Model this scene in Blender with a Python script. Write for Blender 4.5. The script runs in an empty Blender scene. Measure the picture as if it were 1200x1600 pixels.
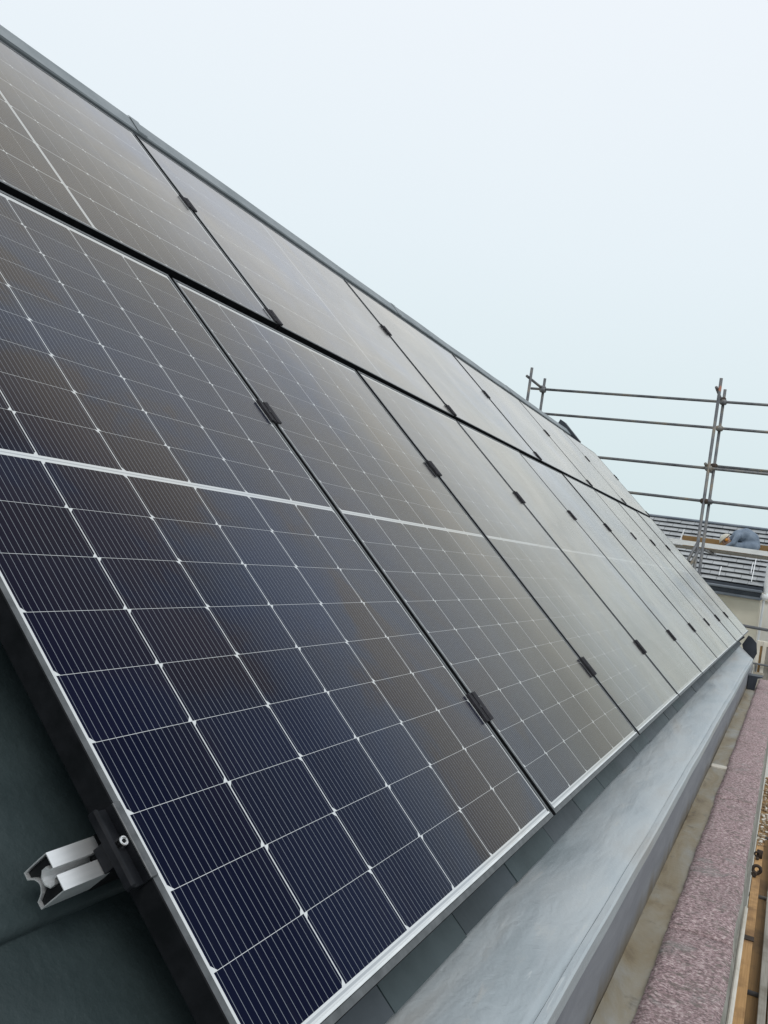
import bpy, bmesh, math, random
from mathutils import Matrix, Vector, noise
random.seed(7)
S = bpy.context.scene
C = S.collection
PI = math.pi
A = math.radians(42.5)
ca, sa = math.cos(A), math.sin(A)

def W(u, v, n=0.0):
    """roof coordinates (along the eaves, up the slope, out of the slope) -> world"""
    return Vector((u, ca * v - sa * n, sa * v + ca * n))

# ------------------------------------------------------------------ helpers
def link(o, parent=None):
    C.objects.link(o)
    if parent is not None:
        o.parent = parent
    return o

def obj(name, bm, mat, parent=None, smooth=False):
    bmesh.ops.recalc_face_normals(bm, faces=bm.faces)
    me = bpy.data.meshes.new(name)
    bm.to_mesh(me); bm.free()
    if smooth:
        for p in me.polygons: p.use_smooth = True
    for m in (mat if isinstance(mat, (list, tuple)) else [mat]):
        me.materials.append(m)
    return link(bpy.data.objects.new(name, me), parent)

def empty(name, loc=(0, 0, 0), rot=(0, 0, 0)):
    o = bpy.data.objects.new(name, None)
    o.empty_display_size = 0.2
    o.location = loc; o.rotation_euler = rot
    return link(o)

def tag(o, label=None, cat=None, group=None, kind=None):
    if label: o['label'] = label
    if cat: o['category'] = cat
    if group: o['group'] = group
    if kind: o['kind'] = kind
    return o

def copy_tree(o, parent=None):
    c = o.copy(); C.objects.link(c)
    if parent is not None:
        c.parent = parent
    for ch in list(o.children):
        copy_tree(ch, c)
    return c

def box(bm, x0, x1, y0, y1, z0, z1, bev=0.0):
    r = bmesh.ops.create_cube(bm, size=1.0)
    vs = r['verts']
    for v in vs:
        v.co = Vector(((x0 + x1) / 2 + v.co.x * (x1 - x0), (y0 + y1) / 2 + v.co.y * (y1 - y0), (z0 + z1) / 2 + v.co.z * (z1 - z0)))
    if bev > 0:
        es = list({e for v in vs for e in v.link_edges})
        bmesh.ops.bevel(bm, geom=es, offset=bev, segments=1, affect='EDGES', profile=0.5)
    return vs

def tube(bm, p0, p1, r, seg=12, cap=True):
    p0, p1 = Vector(p0), Vector(p1)
    d = p1 - p0
    q = d.to_track_quat('Z', 'Y').to_matrix().to_4x4()
    m = Matrix.Translation((p0 + p1) / 2) @ q
    bmesh.ops.create_cone(bm, cap_ends=cap, segments=seg, radius1=r, radius2=r, depth=d.length, matrix=m)

def hollow_tube(bm, p0, p1, r, wall=0.004, seg=14):
    p0, p1 = Vector(p0), Vector(p1)
    d = (p1 - p0)
    q = d.to_track_quat('Z', 'Y').to_matrix()
    rings = []
    for (p, rr) in ((p0, r), (p1, r), (p1, r - wall), (p0, r - wall)):
        rings.append([bm.verts.new(p + q @ Vector((rr * math.cos(2 * PI * k / seg), rr * math.sin(2 * PI * k / seg), 0))) for k in range(seg)])
    for a in range(4):
        b = (a + 1) % 4
        for k in range(seg):
            bm.faces.new((rings[a][k], rings[a][(k + 1) % seg], rings[b][(k + 1) % seg], rings[b][k]))

def torus(bm, c, R, r, axis='Z', seg=20, sub=8):
    vs = []
    for i in range(seg):
        t = 2 * PI * i / seg
        ring = []
        for j in range(sub):
            s = 2 * PI * j / sub
            p = Vector(((R + r * math.cos(s)) * math.cos(t), (R + r * math.cos(s)) * math.sin(t), r * math.sin(s)))
            if axis == 'X': p = Vector((p.z, p.x, p.y))
            if axis == 'Y': p = Vector((p.x, p.z, p.y))
            ring.append(bm.verts.new(Vector(c) + p))
        vs.append(ring)
    for i in range(seg):
        for j in range(sub):
            bm.faces.new((vs[i][j], vs[(i + 1) % seg][j], vs[(i + 1) % seg][(j + 1) % sub], vs[i][(j + 1) % sub]))

def lerp(a, b, t): return a + (b - a) * t

def sweep_x(bm, pts, xs, closed=True, ends=True, warp=None):
    """profile of (y, z) points carried along x"""
    rows = []
    for x in xs:
        rows.append([bm.verts.new(warp(x, i, p) if warp else (x, p[0], p[1])) for i, p in enumerate(pts)])
    n = len(pts)
    for a, b in zip(rows, rows[1:]):
        for i in range(n if closed else n - 1):
            j = (i + 1) % n
            bm.faces.new((a[i], a[j], b[j], b[i]))
    if closed and ends:
        bm.faces.new(rows[0]); bm.faces.new(rows[-1][::-1])
    return rows

def rect_ring(bm, w, h, prof, y0=0.0):
    """mitred rectangular frame 0..w, 0..h; prof = closed (inset, z)"""
    loops = []
    for d, z in prof:
        loops.append([bm.verts.new(p) for p in ((d, y0 + d, z), (w - d, y0 + d, z), (w - d, h - d, z), (d, h - d, z))])
    n = len(loops)
    for a in range(n):
        b = (a + 1) % n
        for k in range(4):
            l = (k + 1) % 4
            bm.faces.new((loops[a][k], loops[a][l], loops[b][l], loops[b][k]))

# ------------------------------------------------------------------ materials
def new_mat(name):
    m = bpy.data.materials.new(name); m.use_nodes = True
    nt = m.node_tree
    return m, nt, nt.nodes['Principled BSDF']

class N:
    """short-hand for building math node chains"""
    def __init__(s, nt): s.nt = nt
    def node(s, t, **kw):
        n = s.nt.nodes.new(t)
        for k, v in kw.items(): setattr(n, k, v)
        return n
    def put(s, sock, v):
        if isinstance(v, (int, float)): sock.default_value = v
        elif isinstance(v, (tuple, list)): sock.default_value = v
        else: s.nt.links.new(v, sock)
    def m(s, op, a, b=0.0, c=None):
        n = s.node('ShaderNodeMath', operation=op)
        s.put(n.inputs[0], a); s.put(n.inputs[1], b)
        if c is not None: s.put(n.inputs[2], c)
        return n.outputs[0]
    def mix(s, f, a, b):
        n = s.node('ShaderNodeMix', data_type='RGBA')
        s.put(n.inputs[0], f); s.put(n.inputs[6], a); s.put(n.inputs[7], b)
        return n.outputs[2]
    def mixf(s, f, a, b):
        n = s.node('ShaderNodeMix', data_type='FLOAT')
        s.put(n.inputs[0], f); s.put(n.inputs[2], a); s.put(n.inputs[3], b)
        return n.outputs[0]
    def noise(s, vec, scale, detail=4, rough=0.55, dist=0.0):
        n = s.node('ShaderNodeTexNoise')
        n.inputs['Scale'].default_value = scale; n.inputs['Detail'].default_value = detail
        n.inputs['Roughness'].default_value = rough; n.inputs['Distortion'].default_value = dist
        if vec is not None: s.nt.links.new(vec, n.inputs['Vector'])
        return n.outputs['Fac']
    def ramp(s, f, stops):
        n = s.node('ShaderNodeValToRGB')
        e = n.color_ramp.elements
        while len(e) < len(stops): e.new(0.5)
        for el, (p, col) in zip(e, stops):
            el.position = p; el.color = (*col, 1) if len(col) == 3 else col
        s.nt.links.new(f, n.inputs[0])
        return n.outputs[0]
    def bump(s, h, strength, dist=0.01):
        n = s.node('ShaderNodeBump')
        n.inputs['Strength'].default_value = strength; n.inputs['Distance'].default_value = dist
        s.nt.links.new(h, n.inputs['Height'])
        return n.outputs[0]
    def vscale(s, vec, sc):
        n = s.node('ShaderNodeMapping'); n.inputs['Scale'].default_value = sc
        s.nt.links.new(vec, n.inputs[0]); return n.outputs[0]

def c4(r, g, b): return (r, g, b, 1.0)

def mottled(name, c1, c2, scale=8, rough=0.6, metal=0.0, bump=0.15, bscale=60, spec=0.5, detail=6, stretch=(1, 1, 1), lo=0.35, hi=0.65, rvar=0.1, bd=0.004):
    m, nt, b = new_mat(name); k = N(nt)
    co = k.node('ShaderNodeTexCoord').outputs['Object']
    co2 = k.vscale(co, stretch)
    f = k.noise(co2, scale, detail)
    col = k.ramp(f, [(lo, c1), (hi, c2)])
    nt.links.new(col, b.inputs['Base Color'])
    b.inputs['Metallic'].default_value = metal
    b.inputs['Specular IOR Level'].default_value = spec
    g = k.noise(co2, bscale, 4)
    nt.links.new(k.m('ADD', rough - rvar / 2, k.m('MULTIPLY', g, rvar)), b.inputs['Roughness'])
    if bump: nt.links.new(k.bump(g, bump, bd), b.inputs['Normal'])
    return m

# --- solar glass: the printed cells seen through the cover glass; UV is in metres across the panel
def make_cells():
    m, nt, b = new_mat('solar_cells'); k = N(nt)
    uv = k.node('ShaderNodeUVMap'); uv.uv_map = 'UVMap'
    sep = k.node('ShaderNodeSeparateXYZ'); nt.links.new(uv.outputs[0], sep.inputs[0])
    a, bb = sep.outputs[0], sep.outputs[1]
    x = k.m('DIVIDE', k.m('SUBTRACT', a, 0.015), 0.184)
    mid = 0.0192 + 9 * 0.0926 + 0.0058
    up = k.m('GREATER_THAN', bb, mid)
    y = k.m('DIVIDE', k.m('SUBTRACT', k.m('SUBTRACT', bb, 0.0192), k.m('MULTIPLY', up, 0.0116)), 0.0926)
    inx = k.m('MULTIPLY', k.m('GREATER_THAN', x, 0.0), k.m('LESS_THAN', x, 6.0))
    iny = k.m('MULTIPLY', k.m('GREATER_THAN', y, 0.0), k.m('LESS_THAN', y, 18.0))
    fx = k.m('FRACT', x); fy = k.m('FRACT', y)
    ex = k.m('MULTIPLY', k.m('SUBTRACT', 0.5, k.m('ABSOLUTE', k.m('SUBTRACT', fx, 0.5))), 0.184)   # metres to the nearest side
    ey = k.m('MULTIPLY', k.m('SUBTRACT', 0.5, k.m('ABSOLUTE', k.m('SUBTRACT', fy, 0.5))), 0.0926)
    odd = k.m('GREATER_THAN', k.m('FRACT', k.m('MULTIPLY', k.m('FLOOR', x), 0.5)), 0.25)     # every other string is laid the other way up
    eb = k.m('MULTIPLY', k.mixf(odd, fy, k.m('SUBTRACT', 1.0, fy)), 0.0926)
    g1 = k.m('GREATER_THAN', ex, 0.0011)
    g2 = k.m('GREATER_THAN', ey, 0.00030)
    g3 = k.m('GREATER_THAN', k.m('ADD', ex, eb), 0.0085)
    g4 = k.m('GREATER_THAN', k.m('ABSOLUTE', k.m('SUBTRACT', bb, mid)), 0.0058)
    cell = k.m('MULTIPLY', k.m('MULTIPLY', k.m('MULTIPLY', g1, g2), k.m('MULTIPLY', g3, g4)), k.m('MULTIPLY', inx, iny))
    bus = k.m('LESS_THAN', k.m('ABSOLUTE', k.m('SUBTRACT', k.m('FRACT', k.m('MULTIPLY', fx, 16.0)), 0.5)), 0.034)
    oi = k.node('ShaderNodeObjectInfo')
    wn = k.node('ShaderNodeTexWhiteNoise', noise_dimensions='3D')
    cb = k.node('ShaderNodeCombineXYZ')
    nt.links.new(k.m('FLOOR', x), cb.inputs[0]); nt.links.new(k.m('FLOOR', y), cb.inputs[1]); nt.links.new(oi.outputs['Random'], cb.inputs[2])
    nt.links.new(cb.outputs[0], wn.inputs['Vector'])
    si = k.mix(wn.outputs[0], c4(0.0020, 0.0034, 0.0150), c4(0.0032, 0.0050, 0.0205))
    metal = k.mix(bus, si, c4(0.20, 0.22, 0.25))
    co = k.node('ShaderNodeTexCoord').outputs['Object']
    geo = k.node('ShaderNodeNewGeometry').outputs['Position']
    dirt_cloud = k.noise(geo, 1.7, 5, 0.6, 0.6)
    dirt2 = k.noise(geo, 9.0, 4, 0.6, 0.3)
    inb = k.m('LESS_THAN', k.m('ABSOLUTE', k.m('SUBTRACT', bb, mid)), 0.0013)
    inb = k.m('MAXIMUM', inb, k.m('LESS_THAN', k.m('ABSOLUTE', k.m('SUBTRACT', bb, 0.0148)), 0.0016))
    sheet = k.mix(inb, c4(0.60, 0.62, 0.63), c4(0.40, 0.42, 0.44))
    col = k.mix(cell, sheet, metal)
    # a little dried rain dust, patchy
    dust = k.ramp(dirt_cloud, [(0.40, (0.0, 0, 0)), (0.80, (0.006, 0.006, 0.006))])
    runs = k.noise(k.vscale(uv.outputs[0], (90, 5, 1)), 1.0, 4, 0.6, 0.2)
    dust = k.m('ADD', dust, k.ramp(runs, [(0.52, (0,) * 3), (0.80, (0.011,) * 3)]))
    spots = k.noise(geo, 240.0, 2, 0.5)
    dust = k.m('ADD', dust, k.ramp(spots, [(0.68, (0,) * 3), (0.76, (0.026,) * 3)]))
    col = k.mix(dust, col, c4(0.42, 0.36, 0.27))
    nt.nodes.remove(b)
    out = nt.nodes['Material Output']
    dif = k.node('ShaderNodeBsdfDiffuse')
    glo = k.node('ShaderNodeBsdfGlossy')
    lw = k.node('ShaderNodeLayerWeight'); lw.inputs['Blend'].default_value = 0.5
    # reflectance of the anti-reflective cover glass against the angle of view
    fr = k.ramp(lw.outputs['Facing'], [(0.0, (0.003,) * 3), (0.40, (0.005,) * 3), (0.52, (0.029,) * 3), (0.62, (0.115,) * 3), (0.69, (0.165,) * 3), (0.755, (0.255,) * 3), (0.82, (0.52,) * 3), (0.89, (0.70,) * 3), (1.0, (0.86,) * 3)])
    thru = k.m('SUBTRACT', 1.0, k.m('MULTIPLY', fr, 0.8))     # light has to come back out through the glass
    vs_ = k.node('ShaderNodeVectorMath', operation='SCALE'); nt.links.new(col, vs_.inputs[0]); nt.links.new(thru, vs_.inputs['Scale'])
    nt.links.new(vs_.outputs[0], dif.inputs['Color'])
    tint_n = k.noise(geo, 0.85, 5, 0.62, 0.6)
    tint = k.ramp(tint_n, [(0.31, (0.92, 0.94, 1.0)), (0.42, (0.98, 0.94, 0.89)), (0.52, (1.0, 0.925, 0.80)), (0.66, (1.0, 0.88, 0.70))])
    # seen steeply the blue of the coating shows, broken by bronze patches
    low_n = k.noise(geo, 1.9, 5, 0.6, 0.5)
    low = k.ramp(low_n, [(0.40, (0.80, 0.92, 1.16)), (0.50, (0.90, 0.94, 1.02)), (0.555, (1.05, 0.90, 0.72)), (0.68, (1.08, 0.88, 0.62))])
    tint = k.mix(k.ramp(fr, [(0.06, (0.0,) * 3), (0.20, (1.0,) * 3)]), low, tint)
    tint = k.mix(fr, tint, c4(1.0, 0.96, 0.93))
    nt.links.new(tint, glo.inputs['Color'])
    r = k.ramp(k.m('ADD', k.m('MULTIPLY', dirt_cloud, 0.7), k.m('MULTIPLY', dirt2, 0.3)), [(0.3, (0.16,) * 3), (0.7, (0.27,) * 3)])
    nt.links.new(r, glo.inputs['Roughness'])
    ms = k.node('ShaderNodeMixShader')
    fr_cloud = k.m('MULTIPLY', fr, k.m('ADD', 0.80, k.m('MULTIPLY', k.m('ADD', dirt_cloud, k.m('MULTIPLY', tint_n, 0.4)), 0.29)))  # noise paints soft dark cloud reflections into the mirror strength
    nt.links.new(fr_cloud, ms.inputs[0]); nt.links.new(dif.outputs[0], ms.inputs[1]); nt.links.new(glo.outputs[0], ms.inputs[2])
    nt.links.new(ms.outputs[0], out.inputs['Surface'])
    fine = k.noise(co, 5.0, 2)
    nt.links.new(k.bump(k.noise(geo, 2.6, 2), 0.10, 0.012), glo.inputs['Normal'])
    return m

M = {}
M['cells'] = make_cells()
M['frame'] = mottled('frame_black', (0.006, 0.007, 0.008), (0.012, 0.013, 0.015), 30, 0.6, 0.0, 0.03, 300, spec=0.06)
M['edge'] = mottled('frame_edge_sheen', (0.060, 0.066, 0.070), (0.105, 0.112, 0.118), 40, 0.45, 0.0, 0.05, 250, spec=0.3)  # lip of the same black frame, sky reflection painted in as lighter grey
M['lip'] = mottled('clamp_lip_aluminium', (0.07, 0.075, 0.08), (0.12, 0.125, 0.13), 60, 0.5, 0.5, 0.1, 200)
M['alu'] = mottled('bright_aluminium', (0.80, 0.815, 0.82), (0.90, 0.905, 0.91), 25, 0.42, 0.8, 0.05, 180, stretch=(0.15, 3, 3))
M['white_metal'] = mottled('white_coated_strip', (0.62, 0.65, 0.66), (0.74, 0.76, 0.77), 25, 0.5, 0.1, 0.05, 180)
M['alu_dark'] = mottled('dark_mill_aluminium', (0.32, 0.32, 0.33), (0.45, 0.45, 0.46), 30, 0.5, 0.9, 0.1, 200)  # darker mill finish for the roof hooks
M['black'] = mottled('black_anodised', (0.006, 0.007, 0.009), (0.013, 0.014, 0.017), 40, 0.6, 0.0, 0.05, 250, spec=0.12)
M['clamp'] = mottled('clamp_anodised', (0.013, 0.013, 0.016), (0.026, 0.025, 0.031), 60, 0.55, 0.0, 0.08, 250, spec=0.2)
M['plastic'] = mottled('black_rubber', (0.004, 0.005, 0.006), (0.008, 0.009, 0.010), 40, 0.8, 0.0, 0.1, 200, spec=0.15)
M['steel'] = mottled('bolt_steel', (0.6, 0.6, 0.6), (0.75, 0.75, 0.74), 80, 0.25, 1.0, 0.0, 100)
M['slate'] = mottled('roof_slate', (0.032, 0.046, 0.051), (0.062, 0.080, 0.089), 5, 0.6, 0.0, 0.25, 45, detail=8)
_nt = M['slate'].node_tree; _k = N(_nt); _b = _nt.nodes['Principled BSDF']
_g = _k.node('ShaderNodeNewGeometry'); _old = _b.inputs['Base Color'].links[0].from_socket
_tn = _k.ramp(_g.outputs['Random Per Island'], [(0.0, (0.82, 1.02, 1.0)), (0.35, (1.0, 1.0, 1.0)), (0.7, (1.12, 1.02, 1.10)), (1.0, (0.72, 0.76, 0.82))])
_mx = _k.node('ShaderNodeMix', data_type='RGBA', blend_type='MULTIPLY'); _mx.inputs[0].default_value = 1.0
_nt.links.new(_old, _mx.inputs[6]); _nt.links.new(_tn, _mx.inputs[7]); _nt.links.new(_mx.outputs[2], _b.inputs['Base Color'])
M['felt'] = mottled('roof_felt', (0.018, 0.029, 0.031), (0.035, 0.051, 0.054), 7, 0.55, 0.0, 0.35, 90, detail=8, spec=0.35)
M['dark_metal'] = mottled('dark_gap_shade', (0.018, 0.022, 0.032), (0.035, 0.042, 0.055), 9, 0.5, 0.2, 0.1, 60)
M['ridge'] = mottled('ridge_lead', (0.17, 0.195, 0.21), (0.24, 0.265, 0.28), 6, 0.6, 0.1, 0.12, 120)

def make_lead():
    m, nt, b = new_mat('lead_sheet'); k = N(nt)
    co = k.node('ShaderNodeTexCoord').outputs['Object']
    st = k.vscale(co, (0.45, 2.4, 2.4))
    f = k.noise(st, 2.6, 6, 0.58, 0.45)
    col = k.ramp(f, [(0.30, (0.30, 0.345, 0.37)), (0.44, (0.365, 0.405, 0.43)), (0.56, (0.41, 0.44, 0.455)), (0.70, (0.385, 0.385, 0.375))])
    # white oxide bloom, in runs
    g = k.noise(k.vscale(co, (1.0, 5, 5)), 5.0, 6, 0.65, 0.5)
    bloom = k.ramp(g, [(0.58, (0,) * 3), (0.74, (0.45,) * 3)])
    col = k.mix(bloom, col, c4(0.52, 0.505, 0.47))
    # water runs across the sheet and a few scratches
    wr = k.noise(k.vscale(co, (16, 0.8, 0.8)), 1.6, 5, 0.6, 0.15)
    col = k.mix(k.ramp(wr, [(0.56, (0,) * 3), (0.76, (0.16,) * 3)]), col, c4(0.30, 0.345, 0.37))
    sc_ = k.noise(k.vscale(co, (3, 60, 60)), 1.5, 3, 0.5, 1.2)
    col = k.mix(k.ramp(sc_, [(0.70, (0,) * 3), (0.74, (0.35,) * 3)]), col, c4(0.60, 0.62, 0.62))
    nt.links.new(col, b.inputs['Base Color'])
    b.inputs['Metallic'].default_value = 0.15
    nt.links.new(k.m('ADD', 0.38, k.m('MULTIPLY', f, 0.25)), b.inputs['Roughness'])
    h = k.m('ADD', k.m('MULTIPLY', k.noise(st, 6.0, 3, 0.5, 0.3), 0.7), k.m('MULTIPLY', k.noise(co, 160, 3), 0.06))
    # dressed-in wrinkles, in patches
    wk = k.noise(k.vscale(co, (5, 9, 9)), 2.2, 3, 0.5, 1.6)
    patch = k.ramp(k.noise(co, 2.4, 3, 0.5), [(0.48, (0,) * 3), (0.60, (1,) * 3)])
    h = k.m('ADD', h, k.m('MULTIPLY', k.m('MULTIPLY', wk, patch), 0.20))
    nt.links.new(k.bump(h, 0.34, 0.03), b.inputs['Normal'])
    return m
M['lead'] = make_lead()

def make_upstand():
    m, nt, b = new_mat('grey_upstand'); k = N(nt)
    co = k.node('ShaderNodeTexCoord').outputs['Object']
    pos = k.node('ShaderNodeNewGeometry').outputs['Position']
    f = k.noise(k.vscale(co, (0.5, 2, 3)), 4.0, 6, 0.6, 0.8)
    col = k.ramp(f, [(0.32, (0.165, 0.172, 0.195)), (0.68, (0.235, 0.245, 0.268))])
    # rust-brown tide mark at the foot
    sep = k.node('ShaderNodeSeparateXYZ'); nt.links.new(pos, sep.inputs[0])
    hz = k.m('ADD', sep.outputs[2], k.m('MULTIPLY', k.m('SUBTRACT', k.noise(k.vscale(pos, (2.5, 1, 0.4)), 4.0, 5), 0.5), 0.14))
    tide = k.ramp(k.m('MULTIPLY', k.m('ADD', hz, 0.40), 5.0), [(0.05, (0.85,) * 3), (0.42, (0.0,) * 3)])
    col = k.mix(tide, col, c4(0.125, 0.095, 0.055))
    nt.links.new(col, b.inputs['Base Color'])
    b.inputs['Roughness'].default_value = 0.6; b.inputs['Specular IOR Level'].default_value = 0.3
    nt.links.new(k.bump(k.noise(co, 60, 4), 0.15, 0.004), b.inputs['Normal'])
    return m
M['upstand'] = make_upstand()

def make_gutter():
    m, nt, b = new_mat('gutter_bed'); k = N(nt)
    co = k.node('ShaderNodeTexCoord').outputs['Object']
    f = k.noise(k.vscale(co, (0.5, 1.5, 1)), 4.0, 7, 0.62, 0.8)
    col = k.ramp(f, [(0.34, (0.13, 0.095, 0.055)), (0.44, (0.215, 0.175, 0.11)), (0.54, (0.24, 0.215, 0.165)), (0.66, (0.27, 0.265, 0.245))])
    g = k.noise(co, 22.0, 5)
    col = k.mix(k.ramp(g, [(0.62, (0,) * 3), (0.72, (0.6,) * 3)]), col, c4(0.10, 0.085, 0.06))
    nt.links.new(col, b.inputs['Base Color'])
    nt.links.new(k.m('ADD', 0.35, k.m('MULTIPLY', f, 0.5)), b.inputs['Roughness'])
    nt.links.new(k.bump(k.m('ADD', g, k.m('MULTIPLY', f, 2.0)), 0.3, 0.01), b.inputs['Normal'])
    return m
M['gutter'] = make_gutter()

def make_granite():
    m, nt, b = new_mat('pink_granite'); k = N(nt)
    co = k.node('ShaderNodeTexCoord').outputs['Object']
    st = k.vscale(co, (1.0, 0.7, 1.0))
    f = k.noise(st, 140.0, 4, 0.75)
    col = k.ramp(f, [(0.35, (0.10, 0.085, 0.075)), (0.45, (0.28, 0.19, 0.195)), (0.54, (0.44, 0.31, 0.32)), (0.64, (0.72, 0.61, 0.59))])
    big = k.noise(co, 3.0, 5, 0.6)
    col = k.mix(k.ramp(big, [(0.35, (0.25,) * 3), (0.6, (0.0,) * 3)]), col, c4(0.17, 0.135, 0.125))
    pit = k.noise(k.vscale(co, (1.0, 0.7, 1.0)), 34.0, 4, 0.7)
    col = k.mix(k.ramp(pit, [(0.54, (0,) * 3), (0.66, (0.7,) * 3)]), col, c4(0.12, 0.115, 0.09))
    # grey-green lichen
    l = k.noise(co, 7.5, 6, 0.68, 0.5)
    col = k.mix(k.ramp(l, [(0.58, (0,) * 3), (0.70, (0.65,) * 3)]), col, c4(0.22, 0.235, 0.215))
    nt.links.new(col, b.inputs['Base Color'])
    b.inputs['Roughness'].default_value = 0.85
    h = k.m('ADD', k.noise(k.vscale(co, (1.0, 0.6, 1.0)), 40.0, 6, 0.72), k.m('MULTIPLY', f, 0.6))
    nt.links.new(k.bump(h, 0.9, 0.014), b.inputs['Normal'])
    return m
M['granite'] = make_granite()
M['grey_stone'] = mottled('grey_stone', (0.17, 0.165, 0.14), (0.30, 0.29, 0.26), 9, 0.85, 0, 0.5, 70)
M['pale_stone'] = mottled('pale_stone', (0.45, 0.42, 0.36), (0.62, 0.59, 0.53), 14, 0.8, 0, 0.3, 90)

def make_plank(name, c1, c2, c3):
    m, nt, b = new_mat(name); k = N(nt)
    co = k.node('ShaderNodeTexCoord').outputs['Object']
    f = k.noise(k.vscale(co, (0.35, 14, 6)), 6.0, 6, 0.6, 0.4)
    g = k.noise(co, 2.2, 5, 0.6)
    col = k.mix(k.ramp(g, [(0.48, (0,) * 3), (0.66, (0.9,) * 3)]), k.ramp(f, [(0.3, c1), (0.7, c2)]), c4(*c3))
    nt.links.new(col, b.inputs['Base Color'])
    b.inputs['Roughness'].default_value = 0.7
    nt.links.new(k.bump(f, 0.3, 0.004), b.inputs['Normal'])
    return m
M['plank'] = make_plank('orange_timber', (0.36, 0.20, 0.075), (0.52, 0.31, 0.13), (0.17, 0.09, 0.035))
M['grey_plank'] = make_plank('weathered_timber', (0.22, 0.20, 0.17), (0.36, 0.34, 0.30), (0.15, 0.13, 0.10))
M['brown_plank'] = make_plank('brown_timber', (0.20, 0.115, 0.04), (0.28, 0.165, 0.06), (0.13, 0.075, 0.03))
M['white_plank'] = make_plank('pale_board', (0.74, 0.75, 0.74), (0.80, 0.81, 0.80), (0.62, 0.62, 0.60))
M['rust'] = mottled('rusty_iron', (0.020, 0.017, 0.017), (0.07, 0.045, 0.03), 50, 0.7, 0.3, 0.3, 160)

def make_tube_mat():
    m, nt, b = new_mat('galvanised_tube'); k = N(nt)
    co = k.node('ShaderNodeTexCoord').outputs['Object']
    f = k.noise(co, 3.0, 6, 0.7)
    col = k.ramp(f, [(0.34, (0.075, 0.08, 0.09)), (0.50, (0.14, 0.145, 0.155)), (0.60, (0.20, 0.19, 0.17)), (0.68, (0.23, 0.165, 0.10))])
    g = k.noise(co, 1.3, 3, 0.5)
    col = k.mix(k.ramp(g, [(0.76, (0,) * 3), (0.77, (0.8,) * 3)]), col, c4(0.40, 0.16, 0.10))
    nt.links.new(col, b.inputs['Base Color'])
    b.inputs['Metallic'].default_value = 0.35; b.inputs['Roughness'].default_value = 0.55
    return m
M['tube'] = make_tube_mat()
M['far_slate'] = mottled('far_roof_slate', (0.27, 0.285, 0.30), (0.40, 0.415, 0.425), 3, 0.6, 0, 0.3, 14, detail=8)
M['far_dark'] = mottled('far_fascia', (0.045, 0.055, 0.075), (0.07, 0.08, 0.10), 3, 0.5, 0.1, 0.1, 20)
M['far_grey'] = mottled('far_gutter', (0.14, 0.165, 0.20), (0.20, 0.225, 0.26), 3, 0.5, 0.1, 0.1, 20)
M['render'] = mottled('cream_render', (0.72, 0.665, 0.54), (0.80, 0.75, 0.63), 1.6, 0.9, 0, 0.3, 60)
M['pale_render'] = mottled('pale_render', (0.68, 0.66, 0.61), (0.76, 0.75, 0.71), 1.6, 0.9, 0, 0.3, 60)
M['white_paint'] = mottled('white_paint', (0.72, 0.74, 0.76), (0.82, 0.83, 0.84), 4, 0.5, 0, 0.05, 60)
M['cream_paint'] = mottled('cream_paint', (0.55, 0.50, 0.42), (0.66, 0.62, 0.54), 6, 0.6, 0, 0.15, 60)
M['ground'] = mottled('ground_gravel', (0.20, 0.195, 0.18), (0.30, 0.29, 0.27), 0.6, 0.9, 0, 0.4, 8)
M['wall'] = mottled('house_wall', (0.34, 0.32, 0.27), (0.44, 0.42, 0.36), 1.2, 0.9, 0, 0.4, 50)
M['jacket'] = mottled('blue_grey_cloth', (0.13, 0.17, 0.23), (0.22, 0.27, 0.34), 7, 0.9, 0, 0.5, 30)
M['skin'] = mottled('skin', (0.42, 0.27, 0.20), (0.50, 0.33, 0.25), 12, 0.6, 0, 0.1, 60)
M['helmet'] = mottled('helmet_shell', (0.50, 0.47, 0.40), (0.58, 0.55, 0.47), 12, 0.4, 0, 0.02, 60)
M['orange'] = mottled('orange_cloth', (0.60, 0.22, 0.03), (0.70, 0.30, 0.05), 12, 0.7, 0, 0.1, 60)

# ------------------------------------------------------------------ ground
bm = bmesh.new()
for x0, x1, y0, y1 in ((-400, 400, -400, 400),):
    vs = [bm.verts.new(p) for p in ((x0, y0, -8), (x1, y0, -8), (x1, y1, -8), (x0, y1, -8))]
    bm.faces.new(vs)
tag(obj('ground', bm, M['ground']), kind='structure')

# ------------------------------------------------------------------ the house under the panels
ROOF_N = -0.12
XL, XR = -3.0, 9.90
V_RIDGE = 3.08
house = empty('house', (3.4, 1.5, -8))
tag(house, 'dark slate roofed house carrying the solar panels, with grey lead eaves flashing', 'house')
HI = Matrix.Translation(Vector(house.location)).inverted()
def hobj(name, bm, mat, parent=house, smooth=False):
    if parent is house:
        bmesh.ops.transform(bm, matrix=HI, verts=bm.verts)
    return obj(name, bm, mat, parent, smooth)

# local coordinates of house meshes are shifted, so keep the materials' scale only
apex = W(0, V_RIDGE, ROOF_N - 0.02)
# masonry body with gable
bm = bmesh.new()
yb = 2 * apex.y + 0.10
prof = [(-0.10, -8.0), (yb, -8.0), (yb, -0.16), (apex.y, apex.z - 0.05), (0.12, -0.175), (-0.10, -0.40)]
sweep_x(bm, prof, (XL, XR - 0.06))
hobj('wall', bm, M['wall'])
# back slope
bm = bmesh.new()
sweep_x(bm, [(apex.y + 0.004, apex.z), (yb + 0.15, -0.15), (yb + 0.15, -0.12), (apex.y + 0.004, apex.z + 0.03)], (XL, XR))
hobj('back_roof', bm, M['slate'])
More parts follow.
